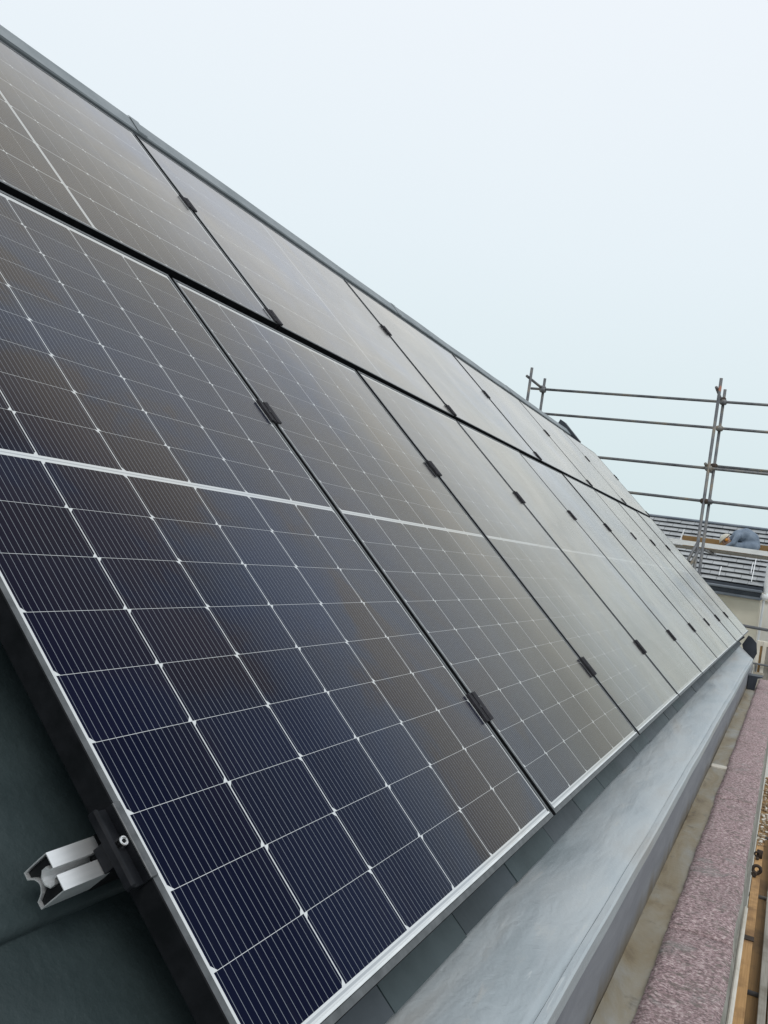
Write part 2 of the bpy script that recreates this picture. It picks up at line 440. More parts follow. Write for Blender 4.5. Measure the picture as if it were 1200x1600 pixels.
# one course of square slates along the eaves
bm = bmesh.new()
rnd = random.Random(3)
EX = 0.310
v, v1 = -0.063, 0.16
off = 0.432
for k in range(math.floor((XL - off) / EX), int((XR - XL) / EX) + 12):
    u0, u1 = off + k * EX + 0.0022, off + (k + 1) * EX - 0.0022
    u0, u1 = max(u0, XL), min(u1, XR)
    if u1 - u0 < 0.01: continue
    jz = rnd.uniform(-0.0012, 0.0012); jv = rnd.uniform(-0.0015, 0.0015); tl = rnd.uniform(-0.001, 0.001)
    pts = [(uu, vv, ROOF_N + nn) for (uu, vv, nn) in ((u0, v + jv, jz), (u1, v + jv, jz + tl), (u1, v1, -0.0075), (u0, v1, -0.0075))]
    top = [bm.verts.new(W(*p)) for p in pts]
    bot = [bm.verts.new(W(p[0], p[1], p[2] - 0.0065)) for p in pts]
    bm.faces.new(top)
    for i in range(4):
        j = (i + 1) % 4
        bm.faces.new((top[i], bot[i], bot[j], top[j]))
hobj('eaves_slates', bm, M['slate'])
# dark felt sheets on the slope, upper sheets lapped over the lower ones
for si, (va, vb) in enumerate(((0.030, 0.34), (0.250, 1.10), (1.02, 1.92), (1.84, V_RIDGE))):
    bm = bmesh.new()
    H_ = 0.0066 if si == 0 else 0.017
    prof = [(va, -0.0035), (va + 0.001, 0.4 * H_), (va + 0.005, 0.8 * H_), (va + 0.014, H_)] + [(lerp(va + 0.014, vb, t / 24), H_ - (H_ - 0.0006) * (t / 24) ** 0.6) for t in range(1, 25)]
    rows = []
    xs = sorted(set([round(XL + 0.25 * i, 3) for i in range(52)] + [round(-0.6 + 0.02 * i, 3) for i in range(45)] + [XR]))
    xs = [x for x in xs if x <= XR]
    for x in xs:
        r = []
        for a, n_ in prof:
            wv = 0.0016 * noise.noise((x * 7, a * 7, si)) + 0.0010 * noise.noise((x * 19, a * 19, si + 5))
            edge = 0.004 * noise.noise((x * 3, si, 2)) if a < va + 0.02 else 0
            r.append(bm.verts.new(W(x, a + edge, ROOF_N + n_ + wv)))
        rows.append(r)
    for a, b in zip(rows, rows[1:]):
        for q in range(len(prof) - 1):
            bm.faces.new((a[q], b[q], b[q + 1], a[q + 1]))
    hobj('felt_sheet', bm, M['felt'], smooth=True)
# boarding below the slates closes the joints
bm = bmesh.new()
p = [W(0, -0.055, ROOF_N - 0.0145), W(0, V_RIDGE, ROOF_N - 0.0145), W(0, V_RIDGE, ROOF_N - 0.04), W(0, -0.045, ROOF_N - 0.04)]
sweep_x(bm, [(q.y, q.z) for q in p], (XL, XR))
hobj('roof_boarding', bm, M['plastic'])
# ridge capping
bm = bmesh.new()
RV = [(2.965, -0.124), (3.010, -0.119), (3.012, -0.032), (3.016, -0.026), (3.108, -0.020), (3.118, -0.024)]
pts = [(W(0, a, b).y, W(0, a, b).z) for a, b in RV]
pk = W(0, 3.118, -0.024)
pts += [(pk.y + 0.05, pk.z - 0.02), (pk.y + 0.25, pk.z - 0.22), (pk.y + 0.24, pk.z - 0.26), (pk.y, pk.z - 0.10)]
def wob(x, i, p):
    return (x, p[0] + 0.0025 * noise.noise((x * 1.3, i, 0)), p[1] + 0.003 * noise.noise((x * 1.7, 4 + i * 0.2, 2)))
xs = [XL + (9.72 - XL) * i / 90 for i in range(91)]
sweep_x(bm, pts, xs, warp=wob)
ridge = hobj('ridge_capping', bm, M['ridge'])
for xj in (-0.7, 1.93, 4.55, 7.2):
    bm = bmesh.new()
    pj = [(W(0, a, b + 0.003).y, W(0, a, b + 0.003).z) for a, b in RV[2:]]
    pj += [(W(0, a, b + 0.0015).y, W(0, a, b + 0.0015).z) for a, b in RV[2:][::-1]]
    sweep_x(bm, pj, (xj, xj + 0.055))
    bmesh.ops.transform(bm, matrix=HI, verts=bm.verts)
    obj('lap_joint', bm, M['ridge'], ridge)
# dark end piece at the far gable
bm = bmesh.new()
pe = [(2.86, -0.10), (2.90, 0.000), (3.20, 0.012), (3.26, -0.004), (3.24, -0.06), (3.1, -0.12)]
sweep_x(bm, [(W(0, a, b).y, W(0, a, b).z) for a, b in pe], (9.725, 9.83))
hobj('ridge_end', bm, M['dark_metal'])
bm = bmesh.new()  # dark strip painting the shade in the gap under the capping
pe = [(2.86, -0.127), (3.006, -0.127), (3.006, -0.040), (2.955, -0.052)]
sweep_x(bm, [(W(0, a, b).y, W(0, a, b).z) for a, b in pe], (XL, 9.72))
hobj('ridge_gap_shade', bm, M['dark_metal'])
bm = bmesh.new()
pe = [(-0.03, -0.16), (2.84, -0.16), (2.84, -0.05), (-0.03, -0.05)]
sweep_x(bm, [(W(0, a, b).y, W(0, a, b).z) for a, b in pe], (XR + 0.003, XR + 0.05))
hobj('verge_trim', bm, M['dark_metal'])
# dark closing plate where the flashing stops
bm = bmesh.new()
sweep_x(bm, [(0.030, -0.14), (-0.022, -0.030), (-0.058, -0.045), (-0.115, -0.10), (-0.134, -0.215), (-0.105, -0.29), (-0.02, -0.30)], (9.95, 9.985))
hobj('end_plate', bm, M['dark_metal'])

# lead flashing: sheet, rolled edge, upright face
bm = bmesh.new()
xs = [XL + 0.05 * i for i in range(int((9.945 - XL) / 0.05) + 1)]
prof = []
y0, z0, y1, z1 = 0.075, -0.142, -0.143, -0.168
for i in range(13):
    t = i / 12
    prof.append((lerp(y0, y1 + 0.018, t), lerp(z0, z1 + 0.001, t)))
prof += [(y1 + 0.0172, z1 - 0.0016), (y1 + 0.0162, z1 + 0.0003), (y1 + 0.004, z1 + 0.0008), (y1, z1 - 0.003)]
ntop = len(prof)
for i in range(1, 7):
    prof.append((y1 + 0.001, lerp(z1 - 0.003, -0.388, i / 6)))
def lead_warp(x, i, p):
    y, z = p
    t = min(i, ntop - 1) / (ntop - 1)
    w = math.sin(min(1, t * 1.15) * PI) if i < ntop else 0
    z += w * (0.0055 * noise.noise((x * 1.9, y * 6, 0)) + 0.0034 * noise.noise((x * 5.5, y * 14, 3)))
    if i >= ntop - 4:
        y += 0.0028 * noise.noise((x * 0.8, 7, 1)) + 0.0014 * noise.noise((x * 3.0, z * 5, 9))
    if x > 8.35:
        s = min(1, (x - 8.35) / 1.5); s = s * s * (3 - 2 * s)
        if i < ntop:
            y = lerp(y, lerp(y0, -0.100, t), s); z = lerp(z, lerp(-0.137, -0.275, t), s)
        else:
            q = (i - ntop + 1) / 6
            y = lerp(y, lerp(-0.100, -0.12, q), s); z = lerp(z, lerp(-0.278, -0.388, q), s)
    return (x, y, z)
rows = sweep_x(bm, prof, xs, closed=False, warp=lead_warp)
bm.faces.ensure_lookup_table()
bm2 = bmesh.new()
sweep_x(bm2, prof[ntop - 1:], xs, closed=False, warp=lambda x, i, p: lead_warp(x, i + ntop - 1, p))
for r in rows:
    for v_ in r[ntop + 1:]: bm.verts.remove(v_)
lf = hobj('lead_flashing', bm, M['lead'], smooth=True)
for p_ in lf.data.polygons:
    if p_.index % (len(prof) - 1) >= 0 and max(lf.data.vertices[q].co.y for q in p_.vertices) - min(lf.data.vertices[q].co.y for q in p_.vertices) < 0.0135: p_.use_smooth = False

for v_ in bm2.verts: v_.co.y += 0.0022
hobj('upstand_face', bm2, M['upstand'], smooth=True)

# ------------------------------------------------------------------ parapet with gutter
par = empty('parapet_wall', (3, -0.28, -8))
tag(par, 'low parapet wall topped with rough pink granite coping beside the lead gutter', 'parapet wall')
PIV = Matrix.Translation(Vector(par.location)).inverted()
def pobj(name, bm, mat, smooth=False):
    bmesh.ops.transform(bm, matrix=PIV, verts=bm.verts)
    return obj(name, bm, mat, par, smooth)
bm = bmesh.new()
box(bm, XL, 8.75, -0.385, -0.101, -8, -0.425)
pobj('masonry', bm, M['grey_stone'])
bm = bmesh.new()          # the gutter bed between upright lead and coping
xs = [XL + 0.03 * i for i in range(int((9.6 - XL) / 0.03) + 1)]
cols = 6
rows = []
for x in xs:
    r = []
    for j in range(cols):
        y = lerp(-0.141, -0.240, j / (cols - 1))
        z = -0.384 + 0.004 * noise.noise((x * 3, y * 20, 5)) + 0.002 * noise.noise((x * 14, y * 40, 1))
        r.append(bm.verts.new((x, y, z)))
    rows.append(r)
for a, b in zip(rows, rows[1:]):
    for j in range(cols - 1):
        bm.faces.new((a[j], b[j], b[j + 1], a[j + 1]))
pobj('gutter_bed', bm, M['gutter'], True)
bm = bmesh.new(); box(bm, 3.97, 4.02, -0.222, -0.142, -0.392, -0.372, 0.006); pobj('mortar_bead', bm, M['pale_stone'])
# coping stones
stones = [(-3.0, 0.15), (0.156, 1.72), (1.726, 3.30), (3.308, 4.80), (4.806, 6.35), (6.356, 7.60), (7.606, 8.75)]
for si, (xa, xb) in enumerate(stones):
    bm = bmesh.new()
    nx = max(8, int((xb - xa) / 0.022)); ny = 11
    rows = []
    for i in range(nx + 1):
        x = lerp(xa, xb, i / nx)
        edge_in = -0.217 + 0.004 * noise.noise((x * 2.2, 3, si)) + 0.003 * noise.noise((x * 9, 1, si)) + 0.003 * noise.noise((x * 31, 1, si))
        edge_out = -0.377 + 0.004 * noise.noise((x * 3.0, 8, si)) + 0.002 * noise.noise((x * 16, 8, si))
        endr = min(i, nx - i)
        r = [bm.verts.new((x, edge_in + 0.004, -0.42))]
        for j in range(ny):
            t = j / (ny - 1)
            y = lerp(edge_in, edge_out, t)
            z = -0.366 + 0.004 * noise.noise((x * 9, y * 16, 2)) + 0.003 * noise.noise((x * 33, y * 40, 7)) + 0.0016 * noise.noise((x * 90, y * 90, 7))
            if j == 0 or j == ny - 1: z -= 0.008
            if endr == 0: z -= 0.006
            r.append(bm.verts.new((x, y, z)))
        r.append(bm.verts.new((x, edge_out - 0.006, -0.400 + 0.004 * noise.noise((x * 12, 2, 2)))))
        r.append(bm.verts.new((x, edge_out - 0.003, -0.424)))
        rows.append(r)
    for a, b in zip(rows, rows[1:]):
        for j in range(len(a) - 1):
            f = bm.faces.new((a[j], b[j], b[j + 1], a[j + 1]))
            if j >= ny: f.material_index = 1
    bm.faces.new(rows[0]); bm.faces.new(rows[-1][::-1])
    pobj('coping_stone', bm, [M['granite'], M['grey_stone']], True)
bm = bmesh.new()          # pale string course just under the coping, broken off half way
box(bm, XL, 2.35, -0.399, -0.386, -0.56, -0.47, 0.004)
pobj('string_course', bm, M['pale_stone'])
# rain-water hopper at the end of the gutter
bm = bmesh.new()
hp = [(-0.146, -0.395), (-0.206, -0.395), (-0.222, -0.275), (-0.262, -0.262), (-0.262, -0.255), (-0.146, -0.258)]
sweep_x(bm, hp, (7.75, 7.95))
hop = obj('rainwater_hopper', bm, M['dark_metal'])
tag(hop, 'small black hopper standing at the far end of the gutter', 'hopper')

# ------------------------------------------------------------------ solar panels
PW, PL, PT = 1.134, 1.722, 1.0775
def panel_parts(w, h, landscape):
    bmf = bmesh.new()
    rect_ring(bmf, w, h, [(0, -0.035), (0, -0.0012), (0.0012, 0), (0.0104, 0), (0.0110, -0.0008), (0.0110, -0.0085), (0.0022, -0.0085), (0.0022, -0.0335), (0.026, -0.0335), (0.026, -0.035)], 0.0 if landscape else -0.0045)
    bmg = bmesh.new()
    d = 0.0085
    vs = box(bmg, d, w - d, d if landscape else d - 0.0045, h - d, -0.0055, -0.0013)
    uvl = bmg.loops.layers.uv.new('UVMap')
    for f in bmg.faces:
        for l in f.loops:
            x, y = l.vert.co.x, l.vert.co.y
            l[uvl].uv = (y * PW / h, x) if landscape else (x, y)
    return bmf, bmg

def make_panel(name, w, h, landscape):
    root = empty(name, (0, 0, 0), (A, 0, 0))
    bmf, bmg = panel_parts(w, h, landscape)
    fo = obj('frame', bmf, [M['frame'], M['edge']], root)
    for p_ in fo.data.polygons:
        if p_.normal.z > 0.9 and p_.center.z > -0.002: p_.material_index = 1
    obj('glass', bmg, M['cells'], root)
    if not landscape:
        bmd = bmesh.new()
        box(bmd, 0.0112, w - 0.0112, 0.0068, 0.0106, -0.0012, 0.0010, 0.0004)
        obj('drip_strip', bmd, M['white_metal'], root)
    bmj = bmesh.new()
    box(bmj, w / 2 - 0.05, w / 2 + 0.05, h / 2 - 0.02, h / 2 + 0.02, -0.024, -0.006, 0.003)
    obj('junction_box', bmj, M['plastic'], root)
    return root

PP = 1.1538
low_labels = [
    'nearest portrait solar panel, dark navy cells with bright grid, beside the bare rail end',
    'second portrait solar panel from the camera, brownish reflection, right of the navy one',
    'third portrait solar panel of the lower row, counting from the bare rail end',
    'fourth portrait solar panel of the lower row, counting from the bare rail end',
    'fifth portrait solar panel, in the middle of the nine in the lower row',
    'sixth portrait solar panel of the lower row, counting from the bare rail end',
    'third portrait solar panel from the far gable end of the lower row',
    'last but one portrait solar panel at the far end of the lower row',
    'farthest portrait solar panel of the lower row, above the dark end plate']
proto = make_panel('solar_panel', PW, PL, False)
for i in range(9):
    o = proto if i == 0 else copy_tree(proto)
    o.location = W(i * PP, 0, random.uniform(-0.001, 0.001) if i else 0)
    o.rotation_euler = (A + (random.uniform(-1, 1) * 0.0018 if i else 0), random.uniform(-1, 1) * 0.0016 if i else 0, 0)
    tag(o, low_labels[i], 'solar panel', 'portrait solar panels of the lower row')
top_labels = [
    'nearest landscape solar panel under the ridge, cut by the left picture edge',
    'second landscape solar panel of the upper row, counting from the camera',
    'third landscape solar panel of the upper row, counting from the camera',
    'fourth landscape solar panel, third from the far end of the upper row',
    'fifth landscape solar panel, last but one under the ridge',
    'farthest landscape solar panel, reaching past the dark end of the ridge capping']
VT = 1.7625
proto_t = make_panel('solar_panel', PL, PT, True)
for i in range(6):
    o = proto_t if i == 0 else copy_tree(proto_t)
    o.location = W(0.028 + i * 1.7424, VT, 0)
    o.rotation_euler = (A + random.uniform(-1, 1) * 0.0022, random.uniform(-1, 1) * 0.0014, 0)
    tag(o, top_labels[i], 'solar panel', 'landscape solar panels of the upper row')

# ------------------------------------------------------------------ mid clamps
def make_clamp(name='mid_clamp', g=0.010, fl=0.0130):
    root = empty(name, (0, 0, 0), (A, 0, 0))
    bm = bmesh.new()
    L = 0.037
    prof = [(-g - fl, 0.0008), (-g - fl, 0.0070), (-g - fl + 0.002, 0.0078), (-g - 0.004, 0.0060), (-g - 0.003, 0.0045), (-g + 0.001, 0.0045), (-g + 0.002, 0.0060), (-0.0055, 0.0060), (-0.0050, 0.0025),
            (0.0050, 0.0025), (0.0055, 0.0060), (g - 0.002, 0.0060), (g - 0.001, 0.0045), (g + 0.003, 0.0045), (g + 0.004, 0.0060), (g + fl - 0.002, 0.0078), (g + fl, 0.0070), (g + fl, 0.0008), (g - 0.0008, 0.0008), (g - 0.0008, -0.030), (-g + 0.0008, -0.030), (-g + 0.0008, 0.0008)]
    r0 = [bm.verts.new((x, -L, z)) for x, z in prof]; r1 = [bm.verts.new((x, L, z)) for x, z in prof]
    n = len(prof)
    for i in range(n):
        j = (i + 1) % n
        bm.faces.new((r0[i], r0[j], r1[j], r1[i]))
    bm.faces.new(r0); bm.faces.new(r1)
    obj('clamp_body', bm, M['clamp'], root)
    bm = bmesh.new()
    bmesh.ops.create_cone(bm, cap_ends=True, segments=6, radius1=0.0045, radius2=0.0045, depth=0.004, matrix=Matrix.Translation((0, 0, 0.0047)))
    obj('bolt', bm, M['clamp'], root)
    return root
ordn = ['first', 'second', 'third', 'fourth', 'fifth', 'sixth', 'seventh', 'eighth', 'ninth']
cl = make_clamp(); used = False
def put_clamp(u, v, label, group):
    global used
    o = copy_tree(cl) if used else cl
    used = True
    o.location = W(u, v, 0)
    tag(o, label, 'clamp', group)
for i in range(1, 9):
    u = i * PP - 0.0099
    for v, w in ((0.272, 'lower'), (1.190, 'upper')):
        put_clamp(u, v, f'{w} black clamp on the seam between {ordn[i-1]} and {ordn[i]} portrait panels', 'clamps on the lower row seams')
for i in range(1, 6):
    u = 0.028 + i * 1.7424 - 0.0102
    for v, w in ((1.806, 'lower'), (2.415, 'upper')):
        put_clamp(u, v, f'{w} black clamp on the seam between {ordn[i-1]} and {ordn[i]} landscape panels', 'clamps on the upper row seams')
# end clamps on the outer edge of the upper row
ec = None
for v, w in ((1.806, 'lower'), (2.415, 'upper')):
    if ec is None:
        ec = empty('end_clamp', (0, 0, 0), (A, 0, 0))
        bm = bmesh.new()
        box(bm, -0.012, 0.0, -0.045, 0.045, 0.0008, 0.006, 0.0012)
        box(bm, 0.0006, 0.020, -0.045, 0.045, -0.034, 0.006, 0.0012)
        obj('clamp_body', bm, M['black'], ec)
        bm = bmesh.new()
        bmesh.ops.create_cone(bm, cap_ends=True, segments=6, radius1=0.005, radius2=0.005, depth=0.005, matrix=Matrix.Translation((0.011, 0, 0.0086)))
        obj('bolt', bm, M['black'], ec)
        o = ec
    else:
        o = copy_tree(ec)
    o.location = W(0.028 + 5 * 1.7424 + PL, v, 0)
    tag(o, f'{w} black end clamp on the far outer edge of the last landscape panel', 'clamp', 'end clamps of the upper row')

# near end clamp with bright bolt
e = empty('end_clamp', W(0, 0.2695, 0), (A, 0, 0))
tag(e, 'black end clamp with bright bolt on the near edge of the navy panel', 'clamp')
bm = bmesh.new()
box(bm, -0.0035, 0.0078, -0.045, 0.045, 0.0006, 0.0036, 0.0008)
obj('clamp_lip', bm, M['lip'], e)
bm = bmesh.new()
box(bm, -0.0036, -0.0006, -0.045, 0.045, -0.022, 0.0004)
box(bm, -0.0165, -0.0036, -0.045, 0.045, -0.016, -0.0085, 0.0008)
box(bm, -0.020, -0.0040, -0.014, 0.014, -0.034, -0.0165)
box(bm, -0.0295, -0.0225, -0.045, 0.045, -0.0125, 0.0005, 0.002)
box(bm, -0.0224, -0.0166, -0.0448, 0.0448, -0.0162, -0.0128)
box(bm, -0.0215, -0.0200, -0.045, 0.045, -0.0128, -0.0060)
obj('clamp_body', bm, M['black'], e)
bm = bmesh.new()
mt = Matrix.Translation((-0.010, 0.003, -0.0045))
bmesh.ops.create_cone(bm, cap_ends=True, segments=18, radius1=0.0066, radius2=0.0058, depth=0.0075, matrix=mt)
torus(bm, (-0.010, 0.003, -0.0008), 0.0046, 0.0012, seg=18, sub=6)
b_ = obj('bolt', bm, M['steel'], e)
bm = bmesh.new()
bmesh.ops.create_cone(bm, cap_ends=True, segments=6, radius1=0.0026, radius2=0.0026, depth=0.0006, matrix=Matrix.Translation((-0.010, 0.003, -0.0004)))
obj('socket', bm, M['plastic'], b_)

# ------------------------------------------------------------------ mounting rails (hollow extrusion with a slot)
def make_rail(v, u0, u1, label, sleeve):
    root = empty('mounting_rail', W(u0, v, -0.0355), (A, 0, 0))
    L = u1 - u0
    h = 0.0365; w = 0.0207; t = 0.0016
    def band(bm, pts, mats=None):
        r0 = [bm.verts.new((0, y, z)) for y, z in pts]; r1 = [bm.verts.new((L, y, z)) for y, z in pts]
        for i in range(len(pts) - 1):
            bm.faces.new((r0[i], r0[i + 1], r1[i + 1], r1[i]))
    bm = bmesh.new()
    right = [(0.0045, 0), (w, 0), (w, -0.012), (w - 0.0005, -h), (0.0125, -h), (0.0110, -h + 0.0035), (0.0080, -h + 0.0085), (0.0035, -h + 0.0115), (0, -h + 0.0125)]
    lip = [(0.0045, 0), (0.0045, -0.0045), (0.0095, -0.0075), (0.0095, -0.0140), (0.0040, -0.0190), (0, -0.0195)]
    for s in (1, -1):
        band(bm, [(s * y, z) for y, z in right])
        band(bm, [(s * y, z) for y, z in lip])
    bmesh.ops.remove_doubles(bm, verts=bm.verts, dist=1e-5)
    o = obj('rail_profile', bm, M['alu'], root)
    md = o.modifiers.new('wall', 'SOLIDIFY'); md.thickness = 0.0015; md.offset = 0
    for s in (1, -1):  # added black filler, paints the shade inside the hollow chambers
        bm = bmesh.new()
        ys = [(s * y, z) for y, z in ((0.0100, -0.0015), (0.0193, -0.0015), (0.0193, -0.012), (0.0186, -h + 0.0012), (0.0130, -h + 0.0012), (0.0085, -h + 0.0100), (0.0052, -0.0200), (0.0108, -0.0142), (0.0108, -0.0070))]
        r0 = [bm.verts.new((0.004, y, z)) for y, z in ys]; r1 = [bm.verts.new((0.02, y, z)) for y, z in ys]
        for i in range(len(ys)): bm.faces.new((r0[i], r0[(i + 1) % len(ys)], r1[(i + 1) % len(ys)], r1[i]))
        bm.faces.new(r0); bm.faces.new(r1)
        obj('chamber_shade', bm, M['plastic'], root)
    if sleeve:
        bm = bmesh.new()
        ys = [(0.0222, 0.0016), (0.0222, -0.0385), (-0.0222, -0.0385), (-0.0222, 0.0016)]
        r0 = [bm.verts.new((0.0665, y, z)) for y, z in ys]; r1 = [bm.verts.new((0.19, y, z)) for y, z in ys]
        for i in range(4): bm.faces.new((r0[i], r0[(i + 1) % 4], r1[(i + 1) % 4], r1[i]))
        bm.faces.new(r0); bm.faces.new(r1)
        box(bm, 0.060, 0.0665, -0.004, 0.004, -0.012, -0.003, 0.001)
        obj('sleeve', bm, M['plastic'], root)
    # feet fixing the rail to the roof
    for x in (0.75, 2.3, 3.9, 5.5, 7.1, 8.7, 9.7):
        bm = bmesh.new()
        box(bm, x - 0.03, x + 0.03, -0.02, 0.02, -0.085, -0.0385, 0.002)
        obj('roof_hook', bm, M['alu_dark'], root)
    tag(root, label, 'rail', 'rails under the panels')
    return root
make_rail(0.2775, -0.0755, 10.40, 'bare aluminium rail end sticking out from under the navy panel', True)
make_rail(1.190, -0.0755, 10.40, 'upper aluminium rail hidden under the portrait panels at the picture edge', False)

# ------------------------------------------------------------------ scaffold beyond the gable
sc = empty('scaffold', (15.5, 2.8, -8))
tag(sc, 'galvanised tube scaffold with guard rails standing beyond the far end of the roof', 'scaffold')
SCI = Matrix.Translation(Vector(sc.location)).inverted()
def sobj(name, bm, mat):
    bmesh.ops.transform(bm, matrix=SCI, verts=bm.verts)
    return obj(name, bm, mat, sc, True)
def stube(name, p0, p1, r=0.0255):
    bm = bmesh.new(); tube(bm, p0, p1, r, 14); return sobj(name, bm, M['tube'])
XN, XF = 15.05, 16.0
YS = (1.147, 4.51, -2.22)
ZT = 3.966
for y in YS:
    for x in (XN, XF):
        stube('standard', (x, y + random.uniform(-0.01, 0.01), -8), (x, y, ZT + (0 if x == XN else 0.004)), 0.027)
def coupler(x, y, z):
    bm = bmesh.new()
    box(bm, x - 0.055, x + 0.055, y - 0.06, y + 0.06, z - 0.045, z + 0.045, 0.018)
    tube(bm, (x, y - 0.05, z), (x, y + 0.07, z + 0.02), 0.011, 8)
    sobj('coupler', bm, M['rust'] if random.random() < 0.35 else M['tube'])
y0, y1 = -3.1, 4.75
for z in (3.715, 3.232):
    stube('guard_rail', (XF - 0.05, y0, z), (XF - 0.05, y1, z + 0.03))
    for y in YS: coupler(XF - 0.03, y, z + 0.015)
# near-side and far-side ledgers of the two lifts
for x, z in ((XN + 0.05, 2.40), (XN + 0.05, 1.83)):
    stube('ledger', (x, y0, z), (x, y1, z + 0.01))
    for y in YS: coupler(x - 0.02, y, z)
for x, z in ((XF - 0.05, 2.555), (XF - 0.05, 1.905)):
    stube('ledger', (x, y0, z), (x, YS[0] + 0.16, z))
    coupler(x + 0.02, YS[0], z)
for y in YS:
    stube('transom', (XN - 0.08, y + 0.05, ZT - 0.18), (XF + 0.08, y + 0.05, ZT - 0.18))
    stube('transom', (XN - 0.10, y + 0.05, 2.46), (XF + 0.10, y + 0.05, 2.46))
    coupler(XF, y + 0.02, ZT - 0.19)
stube('ledger', (XN + 0.05, -0.13, -0.168), (XN + 0.05, 4.75, -0.11))
stube('brace', (XN - 0.05, 1.13, 1.15), (XN - 0.05, 1.45, 0.30))
stube('brace', (XN - 0.055, 1.10, 1.02), (XN - 0.055, 1.36, 0.30))

# raised working platform in front of the far roof
pf = empty('work_platform', (17.5, 1.0, 1.0))
tag(pf, 'timber work platform with pale toe board and brown back boards before the far slate roof', 'platform')
PFI = Matrix.Translation(Vector(pf.location)).inverted()
def pfobj(name, bm, mat):
    bmesh.ops.transform(bm, matrix=PFI, verts=bm.verts)
    return obj(name, bm, mat, pf)
def slab(bm, x, pts, th):
    a = [bm.verts.new((x, *p)) for p in pts]; b = [bm.verts.new((x + th, *p)) for p in pts]
    bm.faces.new(a); bm.faces.new(b[::-1])
    for i in range(len(pts)):
        j = (i + 1) % len(pts)
        bm.faces.new((a[i], b[i], b[j], a[j]))
bm = bmesh.new()
slab(bm, 17.0, [(2.45, 1.195), (2.45, 1.105), (-1.6, 1.099), (-1.6, 1.188)], 0.04)
pfobj('toe_board', bm, M['white_plank'])
bm = bmesh.new()
slab(bm, 18.0, [(1.765, 1.328), (1.72, 1.095), (0.85, 1.095), (0.83, 1.332)], 0.035)
pfobj('back_board', bm, M['brown_plank'])
bm = bmesh.new()
slab(bm, 18.0, [(0.825, 1.326), (0.845, 1.095), (0.42, 1.095), (0.42, 1.325)], 0.033)
pfobj('back_board', bm, M['brown_plank'])
bm = bmesh.new()
slab(bm, 18.0, [(0.300, 1.336), (0.340, 1.095), (-1.6, 1.095), (-1.6, 1.330)], 0.035)
pfobj('back_board', bm, M['brown_plank'])
bm = bmesh.new()
slab(bm, 17.97, [(1.715, 1.45), (1.74, 1.45), (1.815, 1.13), (1.79, 1.13)], 0.02)
pfobj('white_batten', bm, M['white_paint'])
for k in range(4):
    bm = bmesh.new()
    box(bm, 17.06 + k * 0.235, 17.06 + k * 0.235 + 0.225, -1.6, 2.45, 1.055, 1.093, 0.003)
    pfobj('deck_board', bm, M['grey_plank'])
for y in (1.147, -1.2, 2.3):
    bm = bmesh.new(); tube(bm, (16.05, y - 0.03, 1.03), (18.6, y - 0.03, 1.03), 0.024); pfobj('bearer', bm, M['tube'])

# ------------------------------------------------------------------ kneeling roofer
person = empty('person', (17.48, 0.49, 1.093))
person.scale = (0.9, 0.9, 0.9)
tag(person, 'roofer in blue grey work clothes kneeling bent over behind the pale toe board', 'person')
# y grows to the picture's left: the head is on the left, the hips on the right
def fused(name, segs, mat, parent, vox=0.018):
    bm = bmesh.new()
    for p0, r0, p1, r1 in segs:
        p0, p1 = Vector(p0), Vector(p1)
        n = max(2, int((p1 - p0).length / 0.02))
        for i in range(n + 1):
            t = i / n
            bmesh.ops.create_icosphere(bm, subdivisions=2, radius=r0 + (r1 - r0) * t, matrix=Matrix.Translation(p0.lerp(p1, t)))
    me = bpy.data.meshes.new(name); bm.to_mesh(me); bm.free()
    o = bpy.data.objects.new(name, me); C.objects.link(o)
    m_ = o.modifiers.new('fuse', 'REMESH'); m_.mode = 'VOXEL'; m_.voxel_size = vox
    sm = o.modifiers.new('soft', 'SMOOTH'); sm.iterations = 5; sm.factor = 0.5
    nm = bpy.data.meshes.new_from_object(o.evaluated_get(bpy.context.evaluated_depsgraph_get()))
    bpy.data.objects.remove(o)
    nm.materials.clear(); nm.materials.append(mat)
    for p in nm.polygons: p.use_smooth = True
    return link(bpy.data.objects.new(name, nm), parent)
segs = [((0, -0.13, 0.20), 0.14, (0, -0.08, 0.34), 0.155), ((0, -0.08, 0.34), 0.155, (0, 0.05, 0.41), 0.16), ((0, 0.05, 0.41), 0.16, (0, 0.20, 0.37), 0.14),
        ((0, 0.20, 0.37), 0.12, (0, 0.30, 0.31), 0.065), ((0, 0.30, 0.31), 0.06, (0, 0.36, 0.28), 0.055), ((-0.14, 0.19, 0.37), 0.085, (0.14, 0.19, 0.37), 0.085)]
for s_ in (-1, 1):
    segs += [((0.09 * s_, -0.14, 0.18), 0.115, (0.14 * s_, 0.22, 0.15), 0.075), ((0.14 * s_, 0.22, 0.12), 0.065, (0.13 * s_, -0.16, 0.065), 0.055),
             ((0.13 * s_, -0.16, 0.06), 0.05, (0.13 * s_, -0.30, 0.045), 0.042),
             ((0.18 * s_, 0.20, 0.36), 0.07, (0.23 * s_, 0.27, 0.20), 0.052), ((0.23 * s_, 0.27, 0.20), 0.05, (0.19 * s_, 0.43, 0.08), 0.036)]
fused('body', segs, M['jacket'], person)
